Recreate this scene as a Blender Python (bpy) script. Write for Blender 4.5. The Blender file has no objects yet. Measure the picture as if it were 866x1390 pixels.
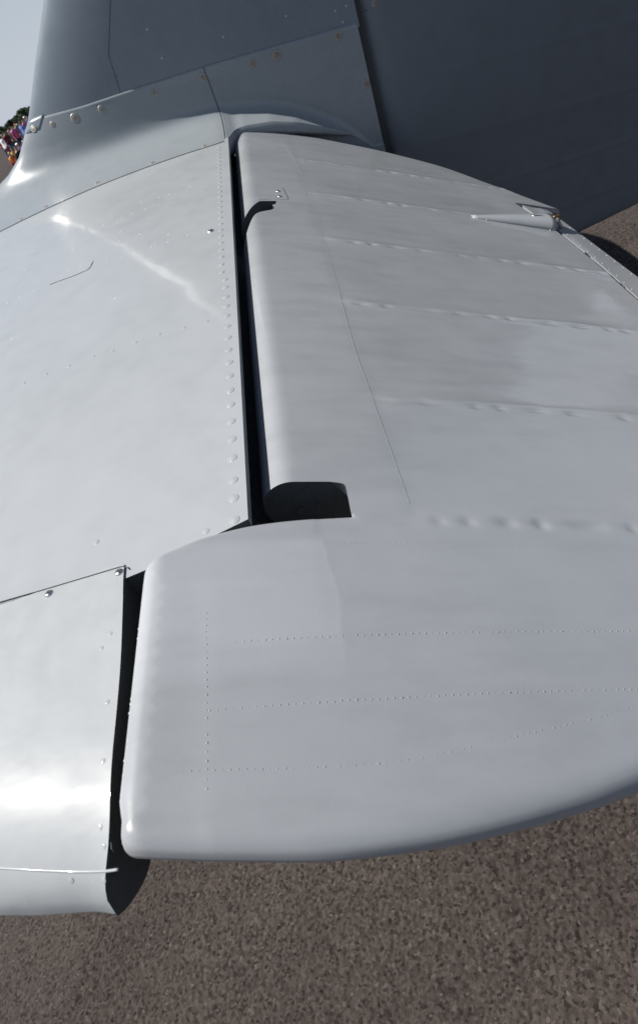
import bpy, bmesh, math, random
import numpy as np
from mathutils import Vector, Matrix, geometry
random.seed(7); rng = np.random.default_rng(7)
SC = bpy.context.scene
COL = SC.collection
rad = math.radians

# ------------------------------------------------------------------ camera, sky, sun
# The airplane is measured in its own frame: X aft, Y inboard (to starboard), Z up, origin on the
# tailplane hinge line.  FR turns that frame into the world (it sits nose up on its tail wheel).
SUN_EL, SUN_AZ = rad(57), rad(2)
EYE_H = 1.6
FPX, CX, CY = 870.0, 433.0, 695.0
def _cam():
    v = np.array([294 - CX, CY + 118, -FPX]); Y = v / np.linalg.norm(v)
    b = np.array([-1., -.45, 0]); t = -v.dot(v) / b.dot(v); w = v + t * b
    X = -w / np.linalg.norm(w)
    R = np.array([X, Y, np.cross(X, Y)])
    d = np.array([318 - CX, CY - 706, -FPX]) / FPX * (18.65 * .028)
    return R, -R @ d
CAMR, CAMC = _cam()
Wv = np.array([-math.sin(rad(8)), .06, math.cos(rad(8))]); Wv /= np.linalg.norm(Wv)
Ev = np.array([1., 0, 0]); Ev = Ev - Ev.dot(Wv) * Wv; Ev /= np.linalg.norm(Ev)
FR = np.array([Ev, np.cross(Wv, Ev), Wv])
OFF = np.array([0, 0, EYE_H - Wv.dot(CAMC)])
def mat4(R3, t):
    m = Matrix.Identity(4)
    for i in range(3):
        for j in range(3): m[i][j] = R3[i][j]
        m[i][3] = t[i]
    return m
PLANE_M = mat4(FR, OFF)
cd = bpy.data.cameras.new('camera'); cam = bpy.data.objects.new('camera', cd); COL.objects.link(cam)
cd.sensor_fit = 'VERTICAL'; cd.sensor_height = 36; cd.sensor_width = 24; cd.lens = FPX / 1390 * 36
cd.clip_start = .02; cd.clip_end = 8000
CW = FR @ CAMC + OFF
cam.matrix_world = mat4(FR @ CAMR, CW)
SC.camera = cam
cd.dof.use_dof = True; cd.dof.focus_distance = .80; cd.dof.aperture_fstop = 16

world = bpy.data.worlds.new('World'); SC.world = world; world.use_nodes = True
wn = world.node_tree; bg = wn.nodes['Background']
sky = wn.nodes.new('ShaderNodeTexSky'); sky.sky_type = 'NISHITA'; sky.sun_disc = False
sky.sun_elevation = SUN_EL; sky.sun_rotation = math.atan2(-math.cos(SUN_AZ), math.sin(SUN_AZ))
sky.air_density = 1.0; sky.dust_density = .5; sky.ozone_density = 1.6
def wnode(t, **k):
    n = wn.nodes.new(t)
    for a, b in k.items(): setattr(n, a, b)
    return n
wt = wnode('ShaderNodeTexCoord'); wx = wnode('ShaderNodeSeparateXYZ'); wn.links.new(wt.outputs['Generated'], wx.inputs[0])
wa = wnode('ShaderNodeMath', operation='ABSOLUTE'); wn.links.new(wx.outputs[2], wa.inputs[0])
wm = wnode('ShaderNodeMath', operation='MULTIPLY'); wn.links.new(wa.outputs[0], wm.inputs[0]); wm.inputs[1].default_value = -3.2
we = wnode('ShaderNodeMath', operation='EXPONENT'); wn.links.new(wm.outputs[0], we.inputs[0])
wh = wnode('ShaderNodeMix', data_type='RGBA'); wn.links.new(we.outputs[0], wh.inputs[0]); wn.links.new(sky.outputs[0], wh.inputs[6]); wh.inputs[7].default_value = (6.6, 7.2, 8.2, 1)   # milky summer haze towards the horizon
wn.links.new(wh.outputs[2], bg.inputs[0]); bg.inputs[1].default_value = .05
sl = bpy.data.lights.new('sun', 'SUN'); sl.energy = 4.9; sl.angle = rad(.53); sl.color = (1, .95, .88)
sun = bpy.data.objects.new('sun', sl); COL.objects.link(sun)
SUNV = Vector((-math.cos(SUN_EL) * math.cos(SUN_AZ), math.cos(SUN_EL) * math.sin(SUN_AZ), math.sin(SUN_EL)))
sun.rotation_euler = SUNV.to_track_quat('Z', 'Y').to_euler()
SC.view_settings.view_transform = 'Standard'; SC.view_settings.look = 'None'
SC.view_settings.exposure = .68; SC.view_settings.gamma = 1
SC.render.engine = 'CYCLES'

# ------------------------------------------------------------------ materials
def nodemat(name):
    m = bpy.data.materials.new(name); m.use_nodes = True
    nt = m.node_tree; return m, nt, nt.nodes['Principled BSDF']
def node(nt, typ, **kw):
    n = nt.nodes.new(typ)
    for k, v in kw.items(): setattr(n, k, v)
    return n
def noise(nt, vec, scale, detail=4, rough=.55):
    n = node(nt, 'ShaderNodeTexNoise'); n.inputs['Scale'].default_value = scale
    n.inputs['Detail'].default_value = detail; n.inputs['Roughness'].default_value = rough
    nt.links.new(vec, n.inputs['Vector']); return n.outputs[0]
def ramp(nt, fac, stops):
    r = node(nt, 'ShaderNodeValToRGB'); e = r.color_ramp.elements
    while len(e) < len(stops): e.new(.5)
    for q, (p, c) in zip(e, stops): q.position = p; q.color = (*c, 1) if len(c) == 3 else c
    nt.links.new(fac, r.inputs[0]); return r.outputs[0]
def vscale(nt, vec, s):
    m = node(nt, 'ShaderNodeMapping'); m.inputs['Scale'].default_value = s
    nt.links.new(vec, m.inputs['Vector']); return m.outputs[0]
def paint(name, col, rough, wave, wscale, fine=.0, grime=.1, coat=0., streak=(1, 1, 1), spec=.5, patch=False, dent=0):
    m, nt, b = nodemat(name); L = nt.links.new
    tc = node(nt, 'ShaderNodeTexCoord').outputs['Object']
    st = vscale(nt, tc, streak)
    n1 = noise(nt, tc, 5, 5); n2 = noise(nt, st, 30, 3, .5)
    mx = node(nt, 'ShaderNodeMath', operation='ADD'); L(n1, mx.inputs[0]); L(n2, mx.inputs[1])
    hf = node(nt, 'ShaderNodeMath', operation='MULTIPLY'); L(mx.outputs[0], hf.inputs[0]); hf.inputs[1].default_value = .5
    lo = tuple(c * (1 - grime) for c in col); hi = tuple(min(1, c * (1 + grime * .5)) for c in col)
    L(ramp(nt, hf.outputs[0], [(.33, lo), (.5, col), (.7, hi)]), b.inputs['Base Color'])
    if patch:   # paler horn front and broad tone patches: slope light and reflections painted into colour
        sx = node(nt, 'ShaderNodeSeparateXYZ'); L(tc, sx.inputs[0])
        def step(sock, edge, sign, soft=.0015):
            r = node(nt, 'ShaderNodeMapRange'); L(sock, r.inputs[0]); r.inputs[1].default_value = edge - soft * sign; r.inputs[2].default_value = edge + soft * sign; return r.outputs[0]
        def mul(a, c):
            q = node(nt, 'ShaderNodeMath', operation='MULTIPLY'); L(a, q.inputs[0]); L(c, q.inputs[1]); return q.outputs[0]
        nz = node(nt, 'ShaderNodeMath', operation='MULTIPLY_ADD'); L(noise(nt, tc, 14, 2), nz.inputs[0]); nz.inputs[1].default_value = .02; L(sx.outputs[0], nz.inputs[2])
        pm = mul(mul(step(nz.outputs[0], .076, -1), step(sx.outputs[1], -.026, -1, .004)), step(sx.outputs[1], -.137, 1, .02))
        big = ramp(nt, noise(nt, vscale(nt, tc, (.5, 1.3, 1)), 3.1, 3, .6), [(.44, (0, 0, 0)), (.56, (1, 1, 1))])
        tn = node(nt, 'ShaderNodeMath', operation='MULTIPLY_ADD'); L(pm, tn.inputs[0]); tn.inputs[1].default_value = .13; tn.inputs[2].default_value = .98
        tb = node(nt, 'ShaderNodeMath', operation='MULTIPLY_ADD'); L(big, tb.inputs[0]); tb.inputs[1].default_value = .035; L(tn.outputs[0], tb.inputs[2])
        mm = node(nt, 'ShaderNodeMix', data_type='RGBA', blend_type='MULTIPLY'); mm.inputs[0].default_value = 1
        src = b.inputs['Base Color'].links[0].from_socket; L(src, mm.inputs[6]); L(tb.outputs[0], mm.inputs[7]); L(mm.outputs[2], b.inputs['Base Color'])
    rr = ramp(nt, n2, [(.3, (rough * .9,) * 3), (.7, (rough * 1.12,) * 3)]); L(rr, b.inputs['Roughness'])
    b.inputs['Specular IOR Level'].default_value = spec
    if coat: b.inputs['Coat Weight'].default_value = coat; b.inputs['Coat Roughness'].default_value = .085
    bp = node(nt, 'ShaderNodeBump'); bp.inputs['Strength'].default_value = 1; bp.inputs['Distance'].default_value = wave
    L(noise(nt, vscale(nt, tc, (1, .6, 1)), wscale, 2, .4), bp.inputs['Height'])
    out = bp.outputs[0]
    if fine:
        b2 = node(nt, 'ShaderNodeBump'); b2.inputs['Strength'].default_value = 1; b2.inputs['Distance'].default_value = fine
        L(noise(nt, tc, 420, 3, .5), b2.inputs['Height']); L(out, b2.inputs['Normal']); out = b2.outputs[0]
    if dent:
        b3 = node(nt, 'ShaderNodeBump'); b3.inputs['Strength'].default_value = 1; b3.inputs['Distance'].default_value = dent
        L(noise(nt, vscale(nt, tc, (1, 1.4, 1)), 26, 2, .5), b3.inputs['Height']); L(out, b3.inputs['Normal']); out = b3.outputs[0]
    L(out, b.inputs['Normal'])
    if coat: L(out, b.inputs['Coat Normal'])
    return m
def plain(name, col, rough, metal=0., vary=.0):
    m, nt, b = nodemat(name); b.inputs['Base Color'].default_value = (*col, 1)
    b.inputs['Roughness'].default_value = rough; b.inputs['Metallic'].default_value = metal
    if vary:
        tc = node(nt, 'ShaderNodeTexCoord').outputs['Object']
        nt.links.new(ramp(nt, noise(nt, tc, 160, 4), [(.3, tuple(c * (1 - vary) for c in col)), (.7, tuple(c * (1 + vary) for c in col))]), b.inputs['Base Color'])
    return m
GREY = (.296, .313, .327)
M = {}
M['metal_paint'] = paint('grey_gloss_paint_on_metal', GREY, .32, .0026, 8, .00002, .06, .5, spec=.24)
M['tip_paint'] = paint('grey_gloss_paint_on_tip', GREY, .46, .0024, 11, .00002, .06, .16, spec=.22, dent=.0009)
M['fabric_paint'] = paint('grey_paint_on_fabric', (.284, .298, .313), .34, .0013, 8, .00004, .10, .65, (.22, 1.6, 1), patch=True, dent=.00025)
M['fin_shade_paint'] = paint('grey_fin_with_shade', (.160, .190, .218), .27, .0014, 6, 0, .06, .08, spec=.32)  # same grey as the tailplane, darkened to put the shade in the colour
M['rudder_shade_paint'] = paint('grey_rudder_with_shade', (.126, .144, .162), .42, .0016, 6, .00004, .08, .0, spec=.3)  # tailplane grey darkened further; the rudder's shade is in this colour
M['wall_shade'] = plain('dark_wall_shade', (.046, .054, .058), .6, 0, .2)  # for end and notch walls: their shade is put into the colour
M['steel'] = plain('screw_steel', (.62, .60, .56), .25, 1, .25)
M['rivet'] = plain('rivet_paint', (.46, .49, .51), .3)
M['brass'] = plain('brass', (.30, .20, .12), .3, 1, .4)
M['grime'] = plain('seam_grime_and_shade', (.05, .055, .06), .7)  # seam dirt; also gives the stern post the shade of its gap
M['pencil'] = plain('thread_line', (.245, .26, .275), .45)
M['dirty_paint'] = plain('unpainted_interior', (.11, .12, .12), .6, 0, .3)
M['screw_brown'] = plain('fastener_cad', (.22, .19, .15), .5, .6, .3)
M['washer'] = plain('washer_paint', (.24, .25, .25), .4, .2)

# ------------------------------------------------------------------ mesh helpers
def link(name, me, mat, parent=None):
    o = bpy.data.objects.new(name, me); COL.objects.link(o)
    if mat is not None and not me.materials: me.materials.append(mat)
    if parent is not None: o.parent = parent
    return o
def mesh(name, vs, fs, smooth=True, flat=()):
    me = bpy.data.meshes.new(name)
    me.from_pydata([tuple(map(float, v)) for v in vs], [], [tuple(map(int, f)) for f in fs])
    if True:
        s = np.full(len(me.polygons), bool(smooth))
        for a, b in flat: s[a:b] = False
        me.polygons.foreach_set('use_smooth', s)
    me.update(); return me
def catmull(P, n=12):
    P = [np.array(p, float) for p in P]; Q = [2 * P[0] - P[1]] + P + [2 * P[-1] - P[-2]]; out = []
    for i in range(1, len(Q) - 2):
        a, b, c, d = Q[i - 1:i + 3]
        for k in range(n):
            t = k / n
            out.append(.5 * (2 * b + (c - a) * t + (2 * a - 5 * b + 4 * c - d) * t * t + (3 * b - a - 3 * c + d) * t ** 3))
    out.append(P[-1]); return out
def resample(P, step):
    P = np.array(P, float); s = np.concatenate([[0], np.cumsum(np.linalg.norm(np.diff(P, axis=0), axis=1))])
    n = max(1, int(round(s[-1] / step))); t = np.linspace(0, s[-1], n + 1)
    return np.stack([np.interp(t, s, P[:, k]) for k in range(P.shape[1])], 1)
def segdist(Q, segs):
    """distance of points Q (n,2) to the nearest of segments (m,2,2)"""
    out = np.full(len(Q), 1e9)
    if not len(segs): return out
    A = segs[:, 0]; D = segs[:, 1] - A; LL = np.maximum((D * D).sum(1), 1e-12)
    for i in range(0, len(Q), 4000):
        q = Q[i:i + 4000]; v = q[:, None] - A[None]
        t = np.clip((v * D[None]).sum(2) / LL, 0, 1)
        out[i:i + 4000] = np.sqrt((((v - t[..., None] * D[None])) ** 2).sum(2).min(1))
    return out
class Outline:
    """closed counter-clockwise outline from tagged runs [(tag, [points])], end of a run = start of the next"""
    def __init__(s, runs, step=.005):
        pts, tags = [], []
        for tag, P in runs:
            st = step if not isinstance(tag, tuple) else tag[1]; tg = tag if not isinstance(tag, tuple) else tag[0]
            R = resample(P, st)
            for p in R[:-1]: pts.append(p); tags.append(tg)
        s.P = np.array(pts); s.T = tags; n = len(pts)
        s.segs = np.stack([s.P, np.roll(s.P, -1, 0)], 1)
    def by(s, tag): return s.segs[[i for i, t in enumerate(s.T) if t == tag]]
    def tri(s, grid, rings=(), extra=None):
        lo, hi = s.P.min(0), s.P.max(0)
        g = np.stack(np.meshgrid(np.arange(lo[0], hi[0], grid), np.arange(lo[1], hi[1], grid), indexing='ij'), -1).reshape(-1, 2)
        g[:, 0] += (np.round((g[:, 1] - lo[1]) / grid).astype(int) % 2) * grid * .5
        if extra is not None: g = np.concatenate([g, extra])
        d = segdist(g, s.segs); lim = max([0, *rings]) + grid * .35 if rings else grid * .6
        pts = [g[d > lim]]
        D = np.roll(s.P, -1, 0) - np.roll(s.P, 1, 0); N = np.stack([-D[:, 1], D[:, 0]], 1); N /= np.linalg.norm(N, axis=1)[:, None]
        for r in rings:
            q = s.P + N * r; dq = segdist(q, s.segs); pts.append(q[dq > r * .92])
        A = np.concatenate([s.P] + pts); n = len(s.P)
        r = geometry.delaunay_2d_cdt([Vector(p) for p in A], [(i, (i + 1) % n) for i in range(n)], [list(range(n))], 1, 1e-7)
        return np.array([tuple(v) for v in r[0]]), [tuple(f) for f in r[2]]
def solid(name, out, grid, rings, top, bot, mat, parent, extra=None, dark=()):
    """closed body over an outline: top(x,y) and bot(x,y) height fields joined by a wall round the edge"""
    V, F = out.tri(grid, rings, extra); n = len(V)
    zt, zb = top(V[:, 0], V[:, 1]), bot(V[:, 0], V[:, 1]); zb = np.minimum(zb, zt - .0008)
    vs = np.concatenate([np.column_stack([V, zt]), np.column_stack([V, zb])])
    fs = [f for f in F] + [tuple(i + n for i in reversed(f)) for f in F]
    cnt = {}
    for f in F:
        for a, b in zip(f, f[1:] + f[:1]): cnt[(a, b)] = 1
    be = [(a, b) for (a, b) in cnt if (b, a) not in cnt]
    m = len(vs); ids = {}; ex = []; n0 = len(fs)
    def dupv(i):
        if i not in ids: ids[i] = m + len(ex); ex.append(vs[i])
        return ids[i]
    for a, b in be: fs.append((dupv(b), dupv(a), dupv(a + n), dupv(b + n)))
    vs = np.concatenate([vs, np.array(ex)])
    me = mesh(name, vs, fs)
    if dark:
        me.materials.append(mat); me.materials.append(M['wall_shade']); k = len(out.P)
        for p, (a, b) in zip(list(me.polygons)[n0:], be):
            if a < k and out.T[a] in dark or a < k and b < k and out.T[min(a, b)] in dark: p.material_index = 1
    return link(name, me, mat, parent)
def ribbon(name, P, N, w, h, mat, parent):
    """thin flat strip along P lying on a surface of normals N"""
    P = np.array(P); N = np.array(N); T = np.gradient(P, axis=0); S = np.cross(T, N)
    S /= np.linalg.norm(S, axis=1)[:, None] + 1e-12
    a = P + S * w / 2 + N * h; b = P - S * w / 2 + N * h; a0 = P + S * w / 2 - N * .0006; b0 = P - S * w / 2 - N * .0006
    n = len(P); vs = np.concatenate([a0, a, b, b0]); fs = []
    for i in range(n - 1):
        for k in range(3): fs.append((k * n + i, k * n + i + 1, (k + 1) * n + i + 1, (k + 1) * n + i))
    return link(name, mesh(name, vs, fs, False), mat, parent)
def dome_mesh(name, r, h, rim=0., seg=14, slot=None, rings=3):
    vs, fs = [], []
    prof = [(r + rim, -.0004)] + ([(r + rim, .00025), (r + rim * .4, .0003), (r, .0001)] if rim else [(r, 0)])
    for k in range(1, rings + 1):
        a = math.pi / 2 * k / (rings + .25); prof.append((r * math.cos(a), h * math.sin(a)))
    for pr, pz in prof:
        for i in range(seg): t = 2 * math.pi * i / seg; vs.append((pr * math.cos(t), pr * math.sin(t), pz))
    for k in range(len(prof) - 1):
        for i in range(seg): j = (i + 1) % seg; fs.append((k * seg + i, k * seg + j, (k + 1) * seg + j, (k + 1) * seg + i))
    fs.append(tuple((len(prof) - 1) * seg + i for i in range(seg)))
    return mesh(name, vs, fs)
def place(o, P, N, spin=0.):
    N = Vector(N).normalized(); q = N.to_track_quat('Z', 'Y')
    o.matrix_local = Matrix.Translation(Vector(P)) @ q.to_matrix().to_4x4() @ Matrix.Rotation(spin, 4, 'Z')
def thing(name, label, cat, m4=None, group=None):
    o = bpy.data.objects.new(name, None); COL.objects.link(o); o.empty_display_size = .1
    o['label'] = label; o['category'] = cat
    if group: o['group'] = group
    if m4 is not None: o.matrix_world = m4
    return o
def sm(x, a, b):
    t = np.clip((np.asarray(x, float) - a) / (b - a), 0, 1); return t * t * (3 - 2 * t)

plane = thing('airplane', 'grey painted tail of a propeller fighter airplane parked on tarmac, elevator drooping', 'airplane', PLANE_M)

# ------------------------------------------------------------------ surfaces of the tail
def ray(px, py): return CAMR @ np.array([px - CX, CY - py, -FPX])
def meet(px, py, fn):
    """a measured spot: where the sight line meets the height field z=fn(x,y)"""
    d = ray(px, py); z = 0.
    for _ in range(25):
        t = (z - CAMC[2]) / d[2]; P = CAMC + t * d; z = .5 * z + .5 * float(fn(np.array([P[0]]), np.array([P[1]]))[0])
    P[2] = float(fn(np.array([P[0]]), np.array([P[1]]))[0]); return P
def normal(fn, x, y, e=.002):
    f = lambda a, b: float(fn(np.array([a]), np.array([b]))[0])
    n = np.array([-(f(x + e, y) - f(x - e, y)) / (2 * e), -(f(x, y + e) - f(x, y - e)) / (2 * e), 1]); return n / np.linalg.norm(n)

# tailplane: leading edge x(Y), half thickness at the hinge, section
LE_Y = np.array([-.25, -.235, -.20, -.13, -.06, -.011, .1, .25, .5, .8, 1.2, 1.4])
LE_X = np.array([-.16, -.225, -.285, -.345, -.38, -.40, -.44, -.495, -.57, -.65, -.75, -.79])
def le(y): return np.interp(y, LE_Y, LE_X)
def halfT(y): return np.interp(y, [-.27, 0, 1.3], [.030, .036, .056])
def sect(u): u = np.clip(u, 0, 1); return (1 - (1 - u) ** 2.3) ** .53
def stab_top(x, y):
    l = le(y); d = np.clip(.012 - np.asarray(x, float), 0, .42); return -halfT(y) + halfT(y) * sect((x - l) / (.012 - l)) + .075 * (d - d * d / .84) * sm(y, .0, .35)
def stab_bot(x, y):
    l = le(y); return -halfT(y) - halfT(y) * sect((x - l) / (.012 - l))
lecurve = lambda y0, y1, n=60: [(le(y), y) for y in np.linspace(y0, y1, n)]
ST = Outline([('aft', [(.012, -.004), (.012, 1.26)]), ('root', [(.012, 1.26), (le(1.26), 1.26)]),
              (('le', .008), lecurve(1.26, -.027)), ('end', [(le(-.027), -.027), (-.095, -.0265), (-.06, -.0225), (-.03, -.0135), (.012, -.004)])], .006)
tailplane = solid('tailplane', ST, .012, (.002, .005), stab_top, lambda x, y: np.where(x > -.012, stab_top(x, y) - .009, stab_bot(x, y)), M['metal_paint'], plane, None, ('end',))

SHR = [(-.011, -.02), (-.011, -.05), (.004, -.075), (.03, -.088), (.06, -.092)]
vs = [(x, y, z) for y in (.0, 1.345) for x, z in SHR]
link('hinge_shroud', mesh('hinge_shroud', vs, [(i, i + 1, i + 6, i + 5) for i in range(4)]), M['dirty_paint'], tailplane)
# tip fairing of the tailplane: laps over the tailplane and ends in a rounded bow
tip_pts = catmull([(-.103, -.2525), (-.12, -.2475), (-.17, -.239), (-.22, -.226), (-.28, -.196), (-.345, -.13), (-.385, -.06), (-.402, -.011)], 8)
aft_pts = catmull([(-.0965, -.0125), (-.0955, -.03), (-.0925, -.06), (-.0878, -.12), (-.0862, -.19), (-.0895, -.228), (-.103, -.2525)], 6)[::-1]
TP = Outline([('seam', [(-.402, -.011), (-.1, -.0095)][::-1] and [(-.1, -.0095), (-.402, -.0095)]),
              (('tip', .004), [(-.402, -.0095)] + [tuple(p) for p in tip_pts[::-1][1:]]),
              (('cut', .004), [tuple(p) for p in aft_pts] + [(-.1, -.0095)])])
TIPSEG = TP.by('tip')
def tip_drop(x, y, rr):
    d = segdist(np.column_stack([x, y]), TIPSEG); q = np.clip(d / rr, 0, 1); return rr * (1 - np.sqrt(np.clip(1 - (1 - q) ** 2, 0, 1)))
LEF = lambda x, y: -.036 + .036 * sect((x + .40) / .412)
def tip_top(x, y): return np.minimum(stab_top(np.maximum(x, le(y) + .03), y), LEF(x, y) + .01) + .0018 - tip_drop(x, y, .086) * .52
def tip_bot(x, y): return -.061 + tip_drop(x, y, .032) * .25
tip = solid('tailplane_tip', TP, .006, (.0012, .003, .006, .010, .015, .021, .028), tip_top, tip_bot, M['tip_paint'], plane, None, ('cut',))

# elevator: flat upper skin drooping 27 degrees, round nose, horn at the tip, notches for the hinges
SN, CSN = math.sin(rad(27)), math.cos(rad(27)); CPL = .010
def eplane(x): return (CPL - SN * x) / CSN + .004 - .26 * np.clip(.22 - np.asarray(x, float), 0, None) ** 2
RIBS = [1.08, .86, .633, .409, .178, -.006]
NR = .026
def is_horn(x, y): return y < .02
inb = catmull([(.10, 1.292), (.16, 1.30), (.26, 1.284), (.351, 1.258), (.453, 1.203), (.526, 1.121), (.595, 1.041), (.637, .991)], 8)
tipc = catmull([(-.0695, -.229), (-.0675, -.240), (-.059, -.2465), (-.035, -.2510), (0., -.2555), (.038, -.259), (.076, -.2585), (.114, -.2555), (.165, -.247), (.217, -.2345), (.30, -.206), (.39, -.145), (.47, -.06), (.53, .04), (.58, .17), (.605, .33), (.612, .46)], 6)
EL = Outline([
    (('tip', .004), tipc),
    ('te', [(.612, .46), (.588, .475), (.586, .529), (.583, .692), (.572, .853), (.555, .935), (.545, .992), (.637, .991)]),
    (('cut', .005), inb[::-1]),
    (('cut', .003), catmull([(.10, 1.292), (.067, 1.285), (.035, 1.272), (.0135, 1.25)], 5)),
    (('nose', .006), [(.0135, 1.25), (.0135, .712)]),
    (('notch', .003), catmull([(.0135, .712), (.03, .742), (.046, .775), (.056, .797)], 4) + [(.083, .803), (.081, .787), (.075, .781), (.078, .765), (.073, .756)] + catmull([(.073, .756), (.048, .732), (.030, .672), (.0135, .612)], 4)[1:]),
    (('nose', .006), [(.0135, .612), (.0135, .044)]),
    (('notch', .0025), [(.0135, .044), (.078, .044)] + catmull([(.078, .044), (.086, .0425), (.0905, .040), (.091, .030), (.0905, .0005)], 4)[1:]),
    (('horn', .003), catmull([(.0905, .0005), (.047, -.003), (.016, -.0078), (-.003, -.0132), (-.025, -.0215), (-.043, -.0312), (-.0575, -.040), (-.066, -.0445), (-.0695, -.053)], 5)),
    (('nose', .005), [(-.0695, -.053), (-.0695, -.229)])])
ETIP = EL.by('tip'); ECUT = np.concatenate([EL.by('cut'), EL.by('horn')])
def noseZ(x, x0, r):
    xt = x0 + r * .62; sl = (eplane(xt + .001) - eplane(xt - .001)) / .002; sn = -sl / math.sqrt(1 + sl * sl)
    xc = x0 + r; xt = xc + r * sn; zc = eplane(xt) - r * math.sqrt(1 - sn * sn)
    up = zc + np.sqrt(np.clip(r * r - (x - xc) ** 2, 0, None)); return np.where(x < xt, up, eplane(x)), zc
def relief(x, y):
    z = np.zeros_like(x)
    live = sm(x, .13, .16)
    for k, yr in enumerate(RIBS):
        a = .0029
        p = .040 if k < 5 else .034
        ph = (x + .013 * math.sin(k * 2.1)) / p + .22 * np.sin(x * 37 + k * 2.3) + .12 * np.sin(x * 83 + k)
        wob = .72 + .28 * np.sin(x * 23 + k * 1.7)
        w = .0042 if k < 5 else .0055
        z += live * wob * a * (.75 * np.exp(-((y - yr - .003 - .0015 * np.sin(x * 41 + k)) / .0095) ** 2) - np.exp(-((y - yr) / w) ** 2) * (.34 + .66 * (.5 + .5 * np.cos(2 * math.pi * ph)) ** 2))
        z += live * .0003 * (sm(y, yr - .026, yr - .021) - sm(y, yr + .019, yr + .024))
    sag = np.zeros_like(x); R = sorted(RIBS)
    for a, b in zip(R, R[1:]):
        t = np.clip((y - a) / (b - a), 0, 1); sag += np.sin(math.pi * t) ** 2
    z -= .0022 * sag * sm(x, .12, .22) * (1 - sm(x, .48, .56))
    z += .0004 * (1 - sm(x, .134, .142)) * (y > .0)
    # faint doubler edge of the horn spar and patch
    z += .00035 * sm(x, -.022, -.018) * (y < -.07) - .0004 * sm(x, .060, .064) * (y < .0) * sm(y, -.13, -.10)
    for yr in (-.121, -.17): z += .0005 * np.exp(-((y - yr) / .006) ** 2) * sm(x, 0, .03)
    return z
def elev_top(x, y):
    n1, _ = noseZ(x, .0135, NR); n2, _ = noseZ(x, -.0695, .014)
    z = np.where(is_horn(x, y), n2, n1)
    P = np.column_stack([x, y])
    for seg, rr in ((ETIP, .0135), (ECUT, .003)):
        q = np.clip(segdist(P, seg) / rr, 0, 1); z = z - rr * (1 - np.sqrt(np.clip(1 - (1 - q) ** 2, 0, 1)))
    return z + relief(x, y)
def elev_bot(x, y):
    def under(x0, r):
        xc = x0 + r; zc = noseZ(np.array([x0]), x0, r)[1]
        lo = zc - np.sqrt(np.clip(r * r - (x - xc) ** 2, 0, None))
        return np.where(x < xc, lo, zc - r + (x - xc) * ((eplane(.62) - .006 - zc + r) / (.62 - xc)))
    z = np.where(is_horn(x, y), np.maximum(under(-.0695, .014), eplane(x) - .05), under(.0135, NR) - .022 * sm(x, .0135, .05))
    P = np.column_stack([x, y]); q = np.clip(segdist(P, ETIP) / .022, 0, 1)
    return np.minimum(z + .022 * (1 - np.sqrt(np.clip(1 - (1 - q) ** 2, 0, 1))), elev_top(x, y) - .0035)
xt = []
for yr in RIBS:
    gx, gy = np.meshgrid(np.arange(.13, .58, .003), yr + np.arange(-.018, .0181, .003)); xt.append(np.column_stack([gx.ravel(), gy.ravel()]))
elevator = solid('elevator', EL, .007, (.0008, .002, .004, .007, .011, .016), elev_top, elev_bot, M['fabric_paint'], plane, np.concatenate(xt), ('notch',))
EPL = lambda x, y: eplane(x)
EN = np.array([SN, 0, CSN])

# stitched tape edges and the spar line on the elevator
def dots(name, pts, r, h, mat, parent):
    vs, fs = [], []
    for P in pts:
        N = EN; a = np.array([CSN, 0, -SN]); b = np.array([0, 1., 0]); k = len(vs)
        for i in range(6): t = math.pi * i / 3; vs.append(P + r * (a * math.cos(t) + b * math.sin(t)) - N * .0002)
        for i in range(6): t = math.pi * i / 3; vs.append(P + .5 * r * (a * math.cos(t) + b * math.sin(t)) + N * h)
        for i in range(6): j = (i + 1) % 6; fs.append((k + i, k + j, k + 6 + j, k + 6 + i))
        fs.append(tuple(k + 6 + i for i in range(6)))
    o = link(name, mesh(name, vs, fs), mat, parent); o['kind'] = 'stuff'; return o
rows = []
def row(P, step):
    for q in resample(P, step): rows.append(q)
for yr in RIBS[2:5]:
    row([(.16, yr - .021), (.56, yr - .021)], .0042); row([(.18, yr + .02), (.5, yr + .02)], .0045)
row([(.142, .019), (.50, .021)], .0042); row([(.072, -.031), (.50, -.033)], .0042)
row([(.0, -.122), (.45, -.120)], .0045); row([(-.016, -.172), (.36, -.169)], .0045)
row(catmull([(-.03, -.209), (.043, -.213), (.094, -.212), (.157, -.201), (.244, -.181), (.33, -.14)], 10), .0042)
row([(-.019, -.096), (-.017, -.22)], .0055)
rows = np.array(rows); rows = np.column_stack([rows, elev_top(rows[:, 0], rows[:, 1])])
rows += rng.normal(0, .00018, rows.shape) * [1, 1, 0]
dots('stitching', rows, .0008, .00016, M['fabric_paint'], elevator)
L = np.array([meet(px, py, elev_top) for px, py in [(385, 195), (398, 215), (410, 238), (421, 262), (440, 325), (456, 380), (480, 468), (500, 525), (520, 582), (540, 638), (556, 684)]])
L = np.array(catmull(L, 6)); L[:, 2] = elev_top(L[:, 0], L[:, 1])
ribbon('spar_seam', L, np.repeat(EN[None], len(L), 0), .0011, .00015, M['pencil'], elevator)

# lightening hole and bolt in the wall of the outer notch
for x, z, r in ((.044, -.052, .0045), (.062, -.050, .002)):
    k = 12; vs = [(x + r * math.cos(2 * math.pi * i / k), .0436 - q, z + r * math.sin(2 * math.pi * i / k)) for q in (0, .0012) for i in range(k)]
    link('bolt_hole', mesh('bolt_hole', vs, [(i, (i + 1) % k, k + (i + 1) % k, k + i) for i in range(k)] + [tuple(range(k, 2 * k))], False), M['grime'], elevator)
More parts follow.
